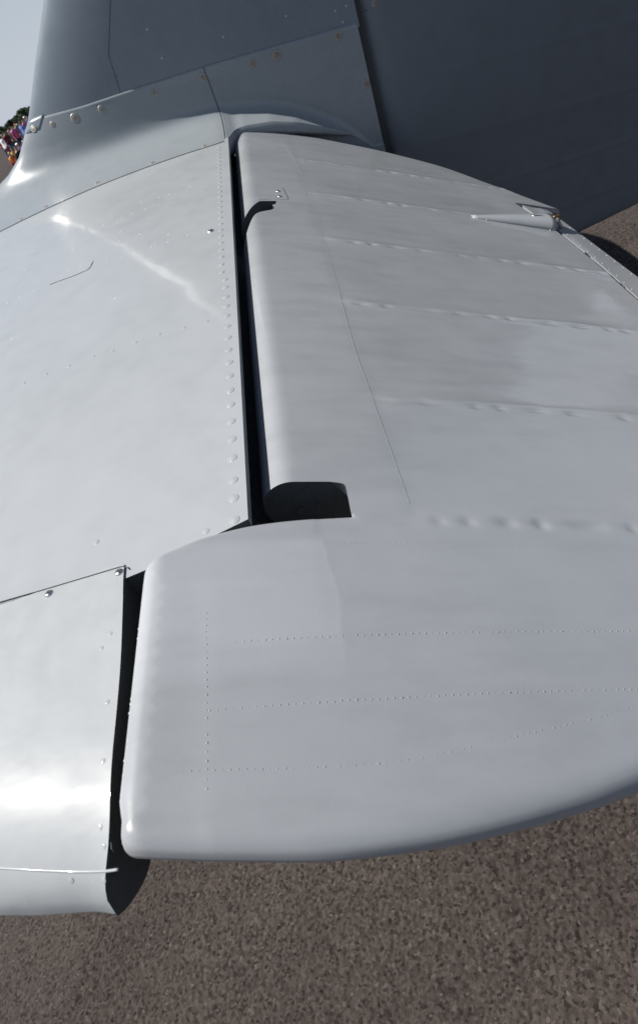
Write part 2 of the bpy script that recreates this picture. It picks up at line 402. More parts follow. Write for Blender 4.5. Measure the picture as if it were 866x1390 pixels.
# small plate with two screws beside the upper hinge notch
PL = [meet(px, py, EPL) for px, py in [(352, 271), (392, 271), (384, 255)]]
ribbon('plate_edge', resample(np.array(PL), .004), np.repeat(EN[None], len(resample(np.array(PL), .004)), 0), .0014, .0005, M['grime'], elevator)
SCREW = dome_mesh('screw_head', .0055, .0026, 0, 16)
SCREW.materials.append(M['steel'])
def screw_with_slot(parent, P, N, r=1., spin=0.):
    o = bpy.data.objects.new('screw', SCREW); COL.objects.link(o); o.parent = parent; place(o, P, N, spin); o.scale = (r, r, r); return o
for px, py in ((378, 260), (380, 267)): screw_with_slot(elevator, meet(px, py, EPL), EN, .75)

# trim tab: thin wedge hinged behind the elevator
tabn = np.array([math.sin(rad(32)), 0, math.cos(rad(32))])
def tab_top(x, y): return eplane(.585) - .0012 + -(x - .585) * math.tan(rad(31))
TB = Outline([('a', [(.5955, .50), (.648, .50), (.646, .653), (.630, .815), (.618, .92), (.610, .983), (.5565, .983), (.5645, .935), (.5815, .853), (.5925, .692), (.5955, .50)])], .006)
tab = solid('trim_tab', TB, .01, (.002,), lambda x, y: tab_top(x, y) - .0015 * (1 - sm(x, .585, .595)), lambda x, y: tab_top(x, y) - .010 + .009 * sm(x, .585, .645), M['metal_paint'], elevator)
RV = dome_mesh('rivet_head', .0022, .0011, 0, 10, rings=2); RV.materials.append(M['rivet'])
def rivet(parent, P, N, s=1., me=None):
    o = bpy.data.objects.new('rivet', me or RV); COL.objects.link(o); o.parent = parent; place(o, P, N); o.scale = (s, s, s); return o
hx = lambda y: np.interp(y, [.5, .692, .853, .935, .983], [.5955, .5925, .5815, .5645, .5565])
tx = lambda y: np.interp(y, [.5, .653, .815, .92, .983], [.648, .646, .630, .618, .610])
for i in range(14):
    y = .53 + i * .027
    rivet(tab, (hx(y) + .007, y, tab_top(hx(y) + .007, y) + .0002), tabn, .55)
    rivet(tab, (tx(y) - .006, y, tab_top(tx(y) - .006, y) + .0002), tabn, .55)
for k in range(3):     # hinge knuckles
    y = .60 + k * .13; bm = bmesh.new(); bmesh.ops.create_cone(bm, cap_ends=True, segments=10, radius1=.0028, radius2=.0028, depth=.014, matrix=Matrix.Rotation(rad(90), 4, 'X'))
    me = bpy.data.meshes.new('hinge'); bm.to_mesh(me); bm.free(); o = link('hinge', me, M['steel'], tab); o.location = (hx(y) - .0035, y, tab_top(hx(y), y) - .001)

# actuator fairing: half cone on the elevator skin, open aft end with the rod end in it
A = meet(640, 294.5, EPL); B = meet(744, 306, EPL) ; ax = B - A; ln = np.linalg.norm(ax); ax /= ln
sd = np.cross(EN, ax); sd /= np.linalg.norm(sd)
vs, fs = [], []; nU, nV = 16, 14
for i in range(nU + 1):
    t = i / nU; w = .004 + .026 * t ** .9; h = .002 + .0175 * t ** .9
    for j in range(nV + 1):
        a = math.pi * j / nV; vs.append(A + ax * ln * t + sd * w * math.cos(a) + EN * (h * math.sin(a) ** .85 - .0006))
for i in range(nU):
    for j in range(nV): k = i * (nV + 1) + j; fs.append((k, k + nV + 1, k + nV + 2, k + 1))
fair = link('actuator_fairing', mesh('actuator_fairing', vs, fs), M['metal_paint'], elevator)
so = fair.modifiers.new('skin', 'SOLIDIFY'); so.thickness = .0012
for t, s in ((.04, 0), (.16, -1), (.93, -1), (.16, 1)):
    w = .004 + .026 * t ** .9; rivet(elevator, A + ax * ln * t + sd * s * (w + .002) + EN * (.001 if s else .004), EN, .6)
def tube(P, r, seg=10):
    P = np.array(P); vs, fs = [], []; T = np.gradient(P, axis=0)
    for i, p in enumerate(P):
        t = T[i] / np.linalg.norm(T[i]); u = np.cross(t, [0.13, .2, .97]); u /= np.linalg.norm(u); v = np.cross(t, u)
        for k in range(seg): a = 2 * math.pi * k / seg; vs.append(p + (r if np.isscalar(r) else r[i]) * (u * math.cos(a) + v * math.sin(a)))
    for i in range(len(P) - 1):
        for k in range(seg): j = (k + 1) % seg; fs.append((i * seg + k, i * seg + j, (i + 1) * seg + j, (i + 1) * seg + k))
    fs += [tuple(range(seg))[::-1], tuple((len(P) - 1) * seg + k for k in range(seg))]
    return vs, fs
c0 = A + ax * (ln + .006) + EN * .015 - sd * .004
vs, fs = tube([c0 - sd * .006, c0 - sd * .0055, c0 + sd * .0055, c0 + sd * .006], [.0075, .009, .009, .0075], 16)
link('rod_end', mesh('rod_end', vs, fs), M['brass'], elevator)
vs, fs = tube([c0 + sd * .006, c0 + sd * .0095, c0 + sd * .0105], [.0052, .0052, .003], 6)
vs2, fs2 = tube([c0 - sd * .006, c0 - sd * .0095, c0 - sd * .0105], [.0052, .0052, .003], 6)
link('bolt', mesh('bolt', vs, fs, False), M['steel'], elevator); link('bolt', mesh('bolt', vs2, fs2, False), M['steel'], elevator)
vs, fs = tube([c0 - ax * .05, c0 - ax * .007], .003, 8)
link('pushrod', mesh('pushrod', vs, fs), M['steel'], elevator)
vs, fs = tube([c0 + ax * .004, c0 + ax * .022 - EN * .016], .0035, 8)
link('tab_horn', mesh('tab_horn', vs, fs), M['metal_paint'], elevator)

# ------------------------------------------------------------------ fin with its root fairing, rudder, fuselage
YC = 1.385
LZ = np.array([-.06, 0, .03, .049, .064, .088, .146, .242, .323, .50, .66, .78, .84, .86])
LX = np.array([-1.0, -.80, -.63, -.565, -.522, -.478, -.414, -.330, -.256, -.12, .02, .14, .24, .30]) - .006
AK = np.array(catmull([(-.1, 1), (-.002, 1), (.012, .84), (.028, .50), (.05, .40), (.10, .33), (.17, .27), (.24, .16), (.30, .045), (.345, 0), (.4, 0)], 8))
def fle(z): return np.interp(z, LZ, LX)
HX = lambda z: .352 - .08 * z * 0
ZT = .15
def zbase(x): return np.where(x < 0, stab_top(np.minimum(x, 0), np.full_like(x, 1.19)) + .0006, np.interp(x, [0, .05, .11, .165, .22, .28, .33], [0, -.005, -.019, -.041, -.073, -.114, -.16]))
def fin_w(x, z):
    l = fle(z); L_ = .36 - l; s = np.clip((x - l) / L_, 0, 1)
    tf = .056 * (1 - (1 - s) ** 5) ** .5 * (1 - .28 * s) * np.interp(z, [0, .5, .86], [1, .8, .35])
    zb = zbase(x); zt = np.interp(x, [-.45, -.25, 0, .35], [.15, .125, .095, .075]) + np.minimum(zb, 0); q = np.clip(1 - (z - zb) / (zt - zb), 0, 1); fl = (.197 - tf) * (.96 * q ** 8 + .04 * q)   # concave: nearly flat on the tailplane, upright at ZT
    A_ = np.interp(x, AK[:, 0], AK[:, 1])
    return tf + fl * A_ * np.clip((x - l) / .14, 0, 1) ** .6
def fin_grid(zs, xs, side):
    P = np.zeros((len(zs), len(xs), 3))
    for i, z in enumerate(zs):
        l = fle(z); x = l + (.356 - l) * xs; P[i] = np.column_stack([x, YC - side * fin_w(x, np.full_like(x, z)), np.full_like(x, z)])
    return P
def gridmesh(name, P, flip=False):
    a, b = P.shape[:2]; fs = []
    for i in range(a - 1):
        for j in range(b - 1):
            f = (i * b + j, i * b + j + 1, (i + 1) * b + j + 1, (i + 1) * b + j); fs.append(f[::-1] if flip else f)
    return mesh(name, P.reshape(-1, 3), fs)
def weld(*Ps):     # joins port and starboard grids along the leading edge, closes the aft face
    return np.concatenate([Ps[0][:, ::-1], Ps[1][:, 1:]], 1)
xs = np.linspace(0, 1, 90) ** 1.8
zs = np.concatenate([np.linspace(.075, .20, 22), np.linspace(.22, .84, 40), [.85, .857, .86]])
Pf = weld(fin_grid(zs, xs, 1), fin_grid(zs, xs, -1)); Pf = np.concatenate([Pf, Pf[:, :1]], 1)
fin = link('fin', gridmesh('fin', Pf), M['fin_shade_paint'], plane)
SEAMX = np.array([-.44, -.38, -.278, -.182, .004, .262, .338, .36]); SEAMZ = np.array([.150, .145, .136, .131, .118, .093, .086, .084])
# root fairing: two pieces, 1.2 mm proud, running from the fin down on to the tailplane
ph = np.linspace(0, 1, 44)
def fairing(x0, x1, n, ztop, z0fn, name, lo=None):
    for side in (1, -1):
        P = []
        for x in (x0 + (x1 - x0) * np.linspace(0, 1, n) ** (1.6 if lo else 1)):
            zt = float(ztop(x)); zb = float(z0fn(x)); z = zb + (zt - zb) * (1 - np.cos(ph * math.pi / 2))
            y = YC - side * (fin_w(np.full_like(z, x), z) + .0013)
            r = np.column_stack([np.full_like(z, x), y, z])
            if lo: r = np.concatenate([lo(x, side, r[0]), r])
            t = r[-1].copy(); t[1] += side * .003; r = np.concatenate([r, [t]])
            P.append(r)
        yield gridmesh(name, np.array(P), side > 0)
seamz = lambda x: np.interp(x, SEAMX, SEAMZ)
lez = lambda x: float(np.interp(x, LX, LZ))
def lower_lip(x, side, r0):
    """underside of the fairing aft of the tailplane: rolls under and runs down the rear fuselage"""
    out = []; a = max(0., (YC - side * 0 - side * (r0[1] if side > 0 else 2 * YC - r0[1])) if False else abs(YC - r0[1])) ; base = .050 + .02 * (1 - sm(x, 0, .34))
    rr = min(.022, max(.002, (a - base) * .6))
    out.append([x, YC - side * base * .8, -.34]); out.append([x, YC - side * base, r0[2] - 2.2 * rr])
    for k in range(7):
        t = math.pi / 2 * k / 7; out.append([x, YC - side * (base + (a - base) * math.sin(t) ** .7), r0[2] - rr * (1 + math.cos(t)) + rr * 0])
    return np.array(out)
fairs = []
for me in fairing(-.78, .0045, 70, lambda x: min(seamz(x), lez(x) - .0005), lambda x: zbase(np.array([x]))[0], 'root_fairing'):
    fairs.append(link('root_fairing', me, M['fin_shade_paint'], plane))
for me in fairing(.0062, .3515, 50, seamz, lambda x: zbase(np.array([x]))[0] - .0, 'rear_fairing', lower_lip):
    fairs.append(link('rear_fairing', me, M['fin_shade_paint'], plane))

def fin_at(px, py, off=.0013):
    d = CAMR @ np.array([px - CX, CY - py, -FPX]); y = 1.3
    for _ in range(30):
        t = (y - CAMC[1]) / d[1]; P = CAMC + t * d; y = .5 * y + .5 * (YC - float(fin_w(P[:1], P[2:3])[0]) - off)
    P[1] = y; return P
def fin_n(P, e=.003):
    w = lambda x, z: float(fin_w(np.array([x]), np.array([z]))[0])
    n = np.array([-(w(P[0] + e, P[2]) - w(P[0] - e, P[2])) / (2 * e), -1, -(w(P[0], P[2] + e) - w(P[0], P[2] - e)) / (2 * e)])
    return n / np.linalg.norm(n)
def fin_line(name, px, w, mat, parent, h=.0004, off=.0):
    P = []
    for a, b in zip(px, px[1:]):
        for k in range(8): t = k / 8; P.append(fin_at(a[0] * (1 - t) + b[0] * t, a[1] * (1 - t) + b[1] * t, off))
    P.append(fin_at(*px[-1], off)); P = np.array(P)
    return ribbon(name, P, np.array([fin_n(p) for p in P]), w, h, mat, parent)
fin_line('panel_seam', [(152, -14), (150, 10), (148, 75), (165, 129)], .0016, M['grime'], fin)
CAM = dome_mesh('fastener', .0052, .0006, .0032, 16); CAM.materials.append(M['washer']); CAM.materials.append(M['screw_brown'])
for p in CAM.polygons:
    if all(math.hypot(*CAM.vertices[v].co[:2]) < .0056 for v in p.vertices): p.material_index = 1
M['fairing_shade_paint'] = paint('grey_fairing_with_shade', (.212, .236, .254), .27, .0014, 6, 0, .06, .15, spec=.35)  # grey lowered so the fillet's shade is partly in the colour
for o in fairs[:]: o.data.materials[0] = M['fairing_shade_paint']
SLOT = mesh('slot', [(-.0035, -.0007, .0012), (.0035, -.0007, .0012), (.0035, .0007, .0012), (-.0035, .0007, .0012), (-.0035, -.0007, .0016), (.0035, -.0007, .0016), (.0035, .0007, .0016), (-.0035, .0007, .0016)],
            [(4, 5, 6, 7), (0, 1, 5, 4), (1, 2, 6, 5), (2, 3, 7, 6), (3, 0, 4, 7)], False); SLOT.materials.append(M['grime'])
def fastener(parent, P, N, s=1., spin=None):
    o = bpy.data.objects.new('fastener', CAM); COL.objects.link(o); o.parent = parent; place(o, P, N, random.uniform(0, 3) if spin is None else spin); o.scale = (s, s, s * 1.1); return o
for px, py, s in [(72, 169, .8), (102, 160, 1.15), (138, 148, .9), (210, 126, 1), (276, 105, 1.15)]:
    P = fin_at(px, py); fastener(fairs[0], P, fin_n(P), s)
for px, py, s in [(343, 86, 1.05), (376, 75, 1.35), (459, 49, 1.25), (497, 114, 1.05)]:
    P = fin_at(px, py); fastener(fairs[2], P, fin_n(P), s)
for px, py in [(220, 79), (303, 50), (388, 22), (455, 15), (465, 30), (470, 8), (200, 40)]:
    P = fin_at(px, py, 0); rivet(fin, P, fin_n(P), .9)
# strap wrapped round the leading edge, held by one screw
vs = []; zc_ = .137
for z in np.linspace(zc_ - .012, zc_ + .012, 4):
    l = fle(z)
    for x in list(np.linspace(l + .045, l, 9)) : vs.append((x, YC - float(fin_w(np.array([x]), np.array([z]))[0]) - .0016, z))
    for x in list(np.linspace(l, l + .045, 9))[1:]: vs.append((x, YC + float(fin_w(np.array([x]), np.array([z]))[0]) + .0016, z))
st = link('strap_plate', gridmesh('strap_plate', np.array(vs).reshape(4, 17, 3), False), M['fin_shade_paint'], fairs[0])
so = st.modifiers.new('s', 'SOLIDIFY'); so.thickness = .0008; so.offset = 0
P = fin_at(46, 175, .002); fastener(fairs[0], P, fin_n(P), .9)
# lap seam of the fairing on the tailplane, with its flush fasteners
LP = []
for x in np.linspace(-.66, .003, 70):
    zb = float(zbase(np.array([x]))[0]); LP.append([x, YC - float(fin_w(np.array([x]), np.array([zb]))[0]) - .0030, 0])
LP = np.array(LP); LP[:, 2] = stab_top(LP[:, 0], LP[:, 1]) + .0004
ribbon('lap_seam', LP, np.array([normal(stab_top, *p[:2]) for p in LP]), .0026, .0006, M['grime'], tailplane)
for px, py in [(28, 298), (62, 281), (132, 248), (207, 221), (278, 198)]:
    P = fin_at(px, py) if False else meet(px, py, lambda x, y: stab_top(x, y) + .002); P = fin_at(px, py); o = fastener(fairs[0], P, fin_n(P), .75)
# rear edge of the forward fairing piece
EP = [np.array([.0052, YC - float(fin_w(np.array([.0052]), np.array([z]))[0]) - .0011, z]) for z in np.linspace(.003, .117, 30)]
ribbon('fairing_seam', EP, [fin_n(p) for p in EP], .0022, .0006, M['grime'], fairs[0])

# rudder: fabric covered, round nose in the hinge gap, ribs faintly showing
def rud_w(x, z):
    s = np.clip((x - .362) / (rte(z) - .362), 0, 1)
    w = .047 * np.clip(1 - (1 - np.clip(s / .075, 0, 1)) ** 2, 0, 1) ** .5 * (1 - s ** 1.25 * .93) * np.interp(z, [-.6, -.2, .5, .86], [.85, 1, .8, .45])
    ribs = [-.47, -.33, -.19, -.05, .09, .23, .37, .52, .66]
    g = np.zeros_like(x)
    for r in ribs: g += np.exp(-((z - r + .12 * (x - .4)) / .006) ** 2)
    return w + .0008 * g * sm(x, .42, .5)
def rte(z): return np.interp(z, [-.64, -.58, -.45, -.2, .2, .5, .75, .88], [1.03, 1.09, 1.14, 1.17, 1.12, .98, .78, .5])
zs = np.concatenate([[-.6395], np.linspace(-.638, -.59, 10), np.linspace(-.585, .86, 250)]); s_ = np.concatenate([np.linspace(0, .06, 14), np.linspace(.075, 1, 60)])
def rgrid(side):
    P = np.zeros((len(zs), len(s_), 3))
    for i, z in enumerate(zs):
        x = .362 + (rte(z) - .362) * s_; zz = np.full_like(x, z); lo = max(0, 1 - ((z + .60) / -.040) ** 2) ** .5 if z < -.60 else 1
        zb = np.where(z < -.3, z + np.clip(x - .36, 0, .8) * .13 * np.clip(1 - (z + .64) / .34, 0, 1), z)
        P[i] = np.column_stack([x, YC - side * rud_w(x, zz) * max(lo, .03), zb])
    return P
Pr = weld(rgrid(1), rgrid(-1))
rudder = link('rudder', gridmesh('rudder', Pr), M['rudder_shade_paint'], plane)
def rud_at(px, py):
    d = CAMR @ np.array([px - CX, CY - py, -FPX]); y = 1.31
    for _ in range(30):
        t = (y - CAMC[1]) / d[1]; P = CAMC + t * d; y = .5 * y + .5 * (YC - float(rud_w(P[:1], P[2:3])[0]) - .0004)
    P[1] = y; return P
q = [rud_at(*p) for p in [(484, 19), (490, 16), (497, 14), (511, 9)]]; ribbon('patch_edge', q, [np.array([0, -1., 0])] * 4, .0014, .0004, M['grime'], rudder)
P = rud_at(509, 4); o = fastener(rudder, P, (0, -1, 0), .9)
# post closing the fin ahead of the rudder; dark colour paints the gap's shade
bx = [(x, YC + y, z) for z in (-.56, .8) for x, y in ((.30, -.020), (.40, -.020), (.40, .020), (.30, .020))]
link('stern_post', mesh('stern_post', bx, [(0, 1, 5, 4), (1, 2, 6, 5), (2, 3, 7, 6), (3, 0, 4, 7), (4, 5, 6, 7), (3, 2, 1, 0)], False), M['grime'], plane)

# rear fuselage: oval sections tapering to the stern post
fx = np.linspace(.345, -4.2, 50); Pg = np.zeros((50, 41, 3))
for i, x in enumerate(fx):
    t = (.345 - x) / 4.5; hw = .048 + .40 * t ** .75; hh = .16 + .40 * t ** .8; zc_ = -.30 + .02 * t + .10 * min(1, t * 4) - .03; zc_ = min(zc_, -.02 - hh + .10 * min(1, t * 6) - .10 * (t < .05)) - .04
    for k in range(41): a = 2 * math.pi * k / 40; Pg[i, k] = (x, YC + hw * math.sin(a), zc_ + hh * math.cos(a))
link('fuselage', gridmesh('fuselage', Pg, True), M['fin_shade_paint'], plane)

# ------------------------------------------------------------------ rivets, screws and small marks of the tailplane
RIM = dome_mesh('rivet', .0033, .0006, .0013, 14); RIM.materials.append(M['metal_paint'])
TINY = dome_mesh('rivet', .0016, .0006, .0004, 8, rings=2); TINY.materials.append(M['rivet'])
def srivet(px, py, me, s=1., fn=stab_top, parent=None):
    P = meet(px, py, fn); return rivet(parent or tailplane, P, normal(fn, P[0], P[1]), s, me)
ys = [706, 676.5, 652, 621.5, 596.5, 572, 549.5, 530, 510.5, 492, 475, 458.5, 443, 428.5, 415.5, 403, 390, 379.5]
for py in ys: srivet(np.interp(py, [200, 379, 500, 706], [302, 305.5, 311.5, 318.5]), py, RIM)
yb = meet(305.5, 379.5, stab_top)[1]
while yb < 1.15:
    yb += .0272; x = -.0075 - .004 * (yb - .5); rivet(tailplane, (x, yb, float(stab_top(np.array([x]), np.array([yb]))[0])), (0, 0, 1), .95, RIM)
for px, py in [(33, 520), (63, 508), (94, 497), (127, 484), (153, 476), (184, 465), (216, 454), (250, 445), (281, 436)]: srivet(px, py, RIM, .62)
for px, py in [(157, 405), (17, 460), (10, 411), (28, 403), (48, 395), (35, 366), (99, 339), (165, 350), (146, 356), (183, 343), (163, 327), (190, 318), (228, 328), (229, 318), (206, 335), (164, 314), (255, 319), (127, 299), (151, 290), (192, 275), (216, 268), (230, 264), (258, 253), (100, 370 - 36)]: srivet(px, py, TINY, .9)
for i in range(12): srivet(8 + i * 19, 352 - i * 6.9 + (i % 3), TINY, .75)
for px, py in [(131, 736), (280, 721)]: srivet(px, py, RIM, .65)
P = meet(286, 314, stab_top); screw_with_slot(tailplane, P, (0, 0, 1), 1.0)
for px, py in [(109, 366), (116, 375 - 8), (74, 376), (83, 375), (94, 367), (110, 362), (97, 374)]: srivet(px, py, TINY, .7)
HP = np.array([meet(px, py, stab_top) for px, py in [(68, 386.5), (84, 380.5), (105, 373), (122, 365), (127, 355)]])
ribbon('hatch_edge', resample(HP, .01), [np.array([0, 0, 1.])] * len(resample(HP, .01)), .0016, .0004, M['grime'], tailplane)
# tip fairing details
tipn = lambda x, y: tip_top(x, y)
for px, py, sp in ((162, 777, .6), (67, 806, .2)):
    P = meet(px, py, tipn); o = screw_with_slot(tip, P, normal(tipn, P[0], P[1]), .72, sp)
    k = bpy.data.objects.new('slot', SLOT); COL.objects.link(k); k.parent = tip; place(k, P + np.array([0, 0, .0004]), (0, 0, 1), sp); k.scale = (.6, .9, 1)
    k = bpy.data.objects.new('slot', SLOT); COL.objects.link(k); k.parent = tip; place(k, P + np.array([0, 0, .0004]), (0, 0, 1), sp + 1.57); k.scale = (.6, .9, 1)
BLIST = [(0, 1178), (50, 1181), (100, 1183), (140, 1182.5), (160, 1180)]
def along(px_pts, fn, step=.004):
    P = resample(np.array([meet(px, py, fn) for px, py in px_pts]), step); P[:, 2] = fn(P[:, 0], P[:, 1]); return P
SP = along([(-30, 826), (0, 818), (60, 801), (120, 783), (160, 771), (170, 768.5), (173.5, 772)], lambda x, y: tip_top(x, np.minimum(y, -.0098)), .004)
ribbon('lap_seam', SP, np.tile([0, 0, 1.], (len(SP), 1)), .0006, .0008, M['grime'], tip)
BP = along([(-20, 1176)] + BLIST, tipn, .003)
vs, fs = tube(BP + np.array([0, 0, -.0003]), .0009, 8); link('edge_bead', mesh('edge_bead', vs, fs), M['metal_paint'], tip)
for px, py in [(97, 1195), (141, 1195), (136, 1123), (141, 1149), (139, 1077), (140, 1033), (146, 953), (150, 860), (138, 880)]: srivet(px, py, RIM, .42, tipn, tip)
# the dark rib that closes the tip fairing shows two slots
for y, z, s in ((-.075, -.028, 1), (-.115, -.030, .8), (-.225, -.018, 1.3)):
    x = float(np.interp(y, [-.26, -.23, -.19, -.12, -.06], [-.103, -.0895, -.0862, -.0878, -.0925])) + .0006
    vs, fs = tube([(x - .0004, y, z), (x + .0006, y, z)], .0045 * s, 12); link('slot', mesh('slot', vs, fs, False), M['grime'], tip)
# paint chips along the nose of the horn
for i in range(16):
    y = -.09 - .15 * random.random(); x = -.067 + .004 * random.random(); P = np.array([x, y, float(elev_top(np.array([x]), np.array([y]))[0])]); rivet(elevator, P, (-.6, 0, .8), random.uniform(.2, .4))

# starboard tailplane and elevator, mirror images on the far side (they cast the far shadow)
for src in (tailplane, tip, elevator):
    o = src.copy(); COL.objects.link(o); o.parent = plane; o.matrix_local = Matrix.Translation((0, 2 * YC, 0)) @ Matrix.Scale(-1, 4, (0, 1, 0))
o = tab.copy(); COL.objects.link(o); o.parent = bpy.data.objects['elevator.001']

# ------------------------------------------------------------------ tarmac
def axis(fine, out):
    a = list(fine); d = fine[1] - fine[0]; hi, lo = [a[-1]], [a[0]]
    st = d
    while hi[-1] < out: st *= 1.35; hi.append(hi[-1] + st)
    st = d
    while lo[-1] > -out: st *= 1.35; lo.append(lo[-1] - st)
    return np.array(lo[:0:-1] + a + hi[1:])
GX = axis(np.arange(-1.25, 1.5, .0036), 3000); GY = axis(np.arange(-.3, 2.6, .0036), 3000)
def worley(x, y, cell, seed):
    X, Y = x / cell, y / cell; ix, iy = np.floor(X).astype(np.int64), np.floor(Y).astype(np.int64)
    f1 = np.full(x.shape, 9.); f2 = np.full(x.shape, 9.); hid = np.zeros(x.shape)
    for dx in (-1, 0, 1):
        for dy in (-1, 0, 1):
            jx, jy = ix + dx, iy + dy
            h = (jx * 374761393 + jy * 668265263 + seed * 974634777) & 0x7fffffff
            h = ((h ^ (h >> 13)) * 1274126177) & 0x7fffffff
            rx = (h & 1023) / 1023.; ry = ((h >> 10) & 1023) / 1023.; hh = ((h >> 20) & 1023) / 1023.
            d = np.hypot(X - jx - rx, Y - jy - ry)
            nw = d < f1; f2 = np.where(nw, f1, np.minimum(f2, d)); hid = np.where(nw, hh, hid); f1 = np.where(nw, d, f1)
    return f1, f2, hid
gx, gy = np.meshgrid(GX, GY, indexing='ij'); near = (gx > -1.3) & (gx < 1.55) & (gy > -.35) & (gy < 2.7)
f1, f2, hd = worley(gx[near], gy[near], .0068, 3)
gz = np.zeros(gx.shape); gz[near] = .0050 * np.clip((f2 - f1) * 1.5, 0, 1) ** .6 * (.15 + 1.1 * hd) + .0016 * hd
me = bpy.data.meshes.new('tarmac'); a, b = gx.shape
idx = np.arange(a * b).reshape(a, b); fq = np.stack([idx[:-1, :-1], idx[1:, :-1], idx[1:, 1:], idx[:-1, 1:]], -1).reshape(-1, 4)
me.vertices.add(a * b); me.vertices.foreach_set('co', np.stack([gx, gy, gz], -1).astype(np.float32).ravel())
me.loops.add(fq.size); me.loops.foreach_set('vertex_index', fq.astype(np.int32).ravel())
me.polygons.add(len(fq)); me.polygons.foreach_set('loop_start', np.arange(0, fq.size, 4, dtype=np.int32)); me.update(calc_edges=True); me.validate()
m, nt, bs = nodemat('tarmac'); L = nt.links.new
tc = node(nt, 'ShaderNodeTexCoord').outputs['Object']
vo = node(nt, 'ShaderNodeTexVoronoi'); vo.inputs['Scale'].default_value = 150; L(tc, vo.inputs['Vector'])
sp = node(nt, 'ShaderNodeSeparateColor'); L(vo.outputs['Color'], sp.inputs[0])
c1 = ramp(nt, sp.outputs[0], [(.0, (.014, .0116, .0104)), (.25, (.032, .0262, .0236)), (.6, (.042, .0345, .0312)), (.97, (.056, .0470, .0428)), (1, (.075, .065, .06))])
mx = node(nt, 'ShaderNodeMix', data_type='RGBA', blend_type='MULTIPLY'); mx.inputs[0].default_value = 1
L(c1, mx.inputs[6]); L(ramp(nt, noise(nt, tc, 1.3, 6), [(.3, (.74, .74, .74)), (.7, (1.18, 1.17, 1.16))]), mx.inputs[7]); L(mx.outputs[2], bs.inputs['Base Color'])
bs.inputs['Roughness'].default_value = .85; bs.inputs['Specular IOR Level'].default_value = .15
bp = node(nt, 'ShaderNodeBump'); bp.inputs['Distance'].default_value = .0012; L(noise(nt, tc, 330, 3), bp.inputs['Height']); L(bp.outputs[0], bs.inputs['Normal'])
o = link('tarmac', me, m); o['kind'] = 'structure'

# ------------------------------------------------------------------ hedge trees on the horizon
def leafmat(name, a, b):
    m, nt, bs = nodemat(name); oi = node(nt, 'ShaderNodeTexCoord').outputs['Object']
    nt.links.new(ramp(nt, noise(nt, oi, 2.2, 3), [(.35, a), (.65, b)]), bs.inputs['Base Color']); bs.inputs['Roughness'].default_value = .75; return m
LEAF = leafmat('foliage', (.020, .040, .016), (.05, .085, .03)); BARK = plain('bark', (.09, .07, .05), .9, 0, .3)
def crown_mesh(seed, pointed):
    r = np.random.default_rng(seed); vs, fs = [], []
    cl = [(r.normal(0, .8), r.normal(0, .8), r.uniform(1.2, 4.2)) for _ in range(13)]
    for cx, cy, cz in cl:
        sc = (1.25 - .2 * cz * .9) if pointed else 1.0 - abs(cz - 2.6) * .18
        for _ in range(90):
            p = r.normal(0, 1, 3); p = p / np.linalg.norm(p) * sc * r.uniform(.5, 1.); p += [cx * (1 - cz / 5.5 if pointed else 1), cy * (1 - cz / 5.5 if pointed else 1), cz]
            u = r.normal(0, 1, 3); u /= np.linalg.norm(u); v = np.cross(u, r.normal(0, 1, 3)); v /= np.linalg.norm(v); s = r.uniform(.16, .32); k = len(vs)
            vs += [p + u * s, p + v * s * .6, p - u * s, p - v * s * .6]; fs.append((k, k + 1, k + 2, k + 3))
    return mesh('crown', vs, fs, False)
CR = [crown_mesh(i, i == 2) for i in range(3)]
for c in CR: c.materials.append(LEAF)
vs, fs = tube([(0, 0, 0), (.03, .02, .8), (0, .05, 1.8), (.1, 0, 3.2)], [.16, .12, .09, .03], 8); TK = mesh('trunk', vs, fs); TK.materials.append(BARK)
def bearing(px, dist):
    py = 185 - .65 * px; d = FR @ ray(px, py); h = math.hypot(d[0], d[1]); return CW[0] + d[0] / h * dist, CW[1] + d[1] / h * dist
tree_px = [(-16, 1.0), (-9, 1.15), (-2, 1.0), (4, 1.12), (9.5, .98), (14, 1.12), (19, 1.3), (24, 1.16), (29, 1.32), (33, 1.42), (37, 1.62), (42, 1.5), (48, 1.2)]
for i, (px, s) in enumerate(tree_px):
    x, y = bearing(px, 300 + 25 * (i % 3))
    pointed = px in (19, 37)
    t = thing('tree', ('tall dark tree with a pointed top right beside the fin leading edge' if px == 37 else 'smaller pointed tree in the distant tree line' if pointed else 'dark green rounded tree in the distant tree line behind the crowd'), 'tree', Matrix.Translation((x, y, 0)) @ Matrix.Rotation(i * 1.3, 4, 'Z') @ Matrix.Diagonal((s * .9, s * .9, s * .72, 1)), 'distant tree line')
    c = bpy.data.objects.new('crown', CR[2 if pointed else i % 2]); COL.objects.link(c); c.parent = t
    k = bpy.data.objects.new('trunk', TK); COL.objects.link(k); k.parent = t

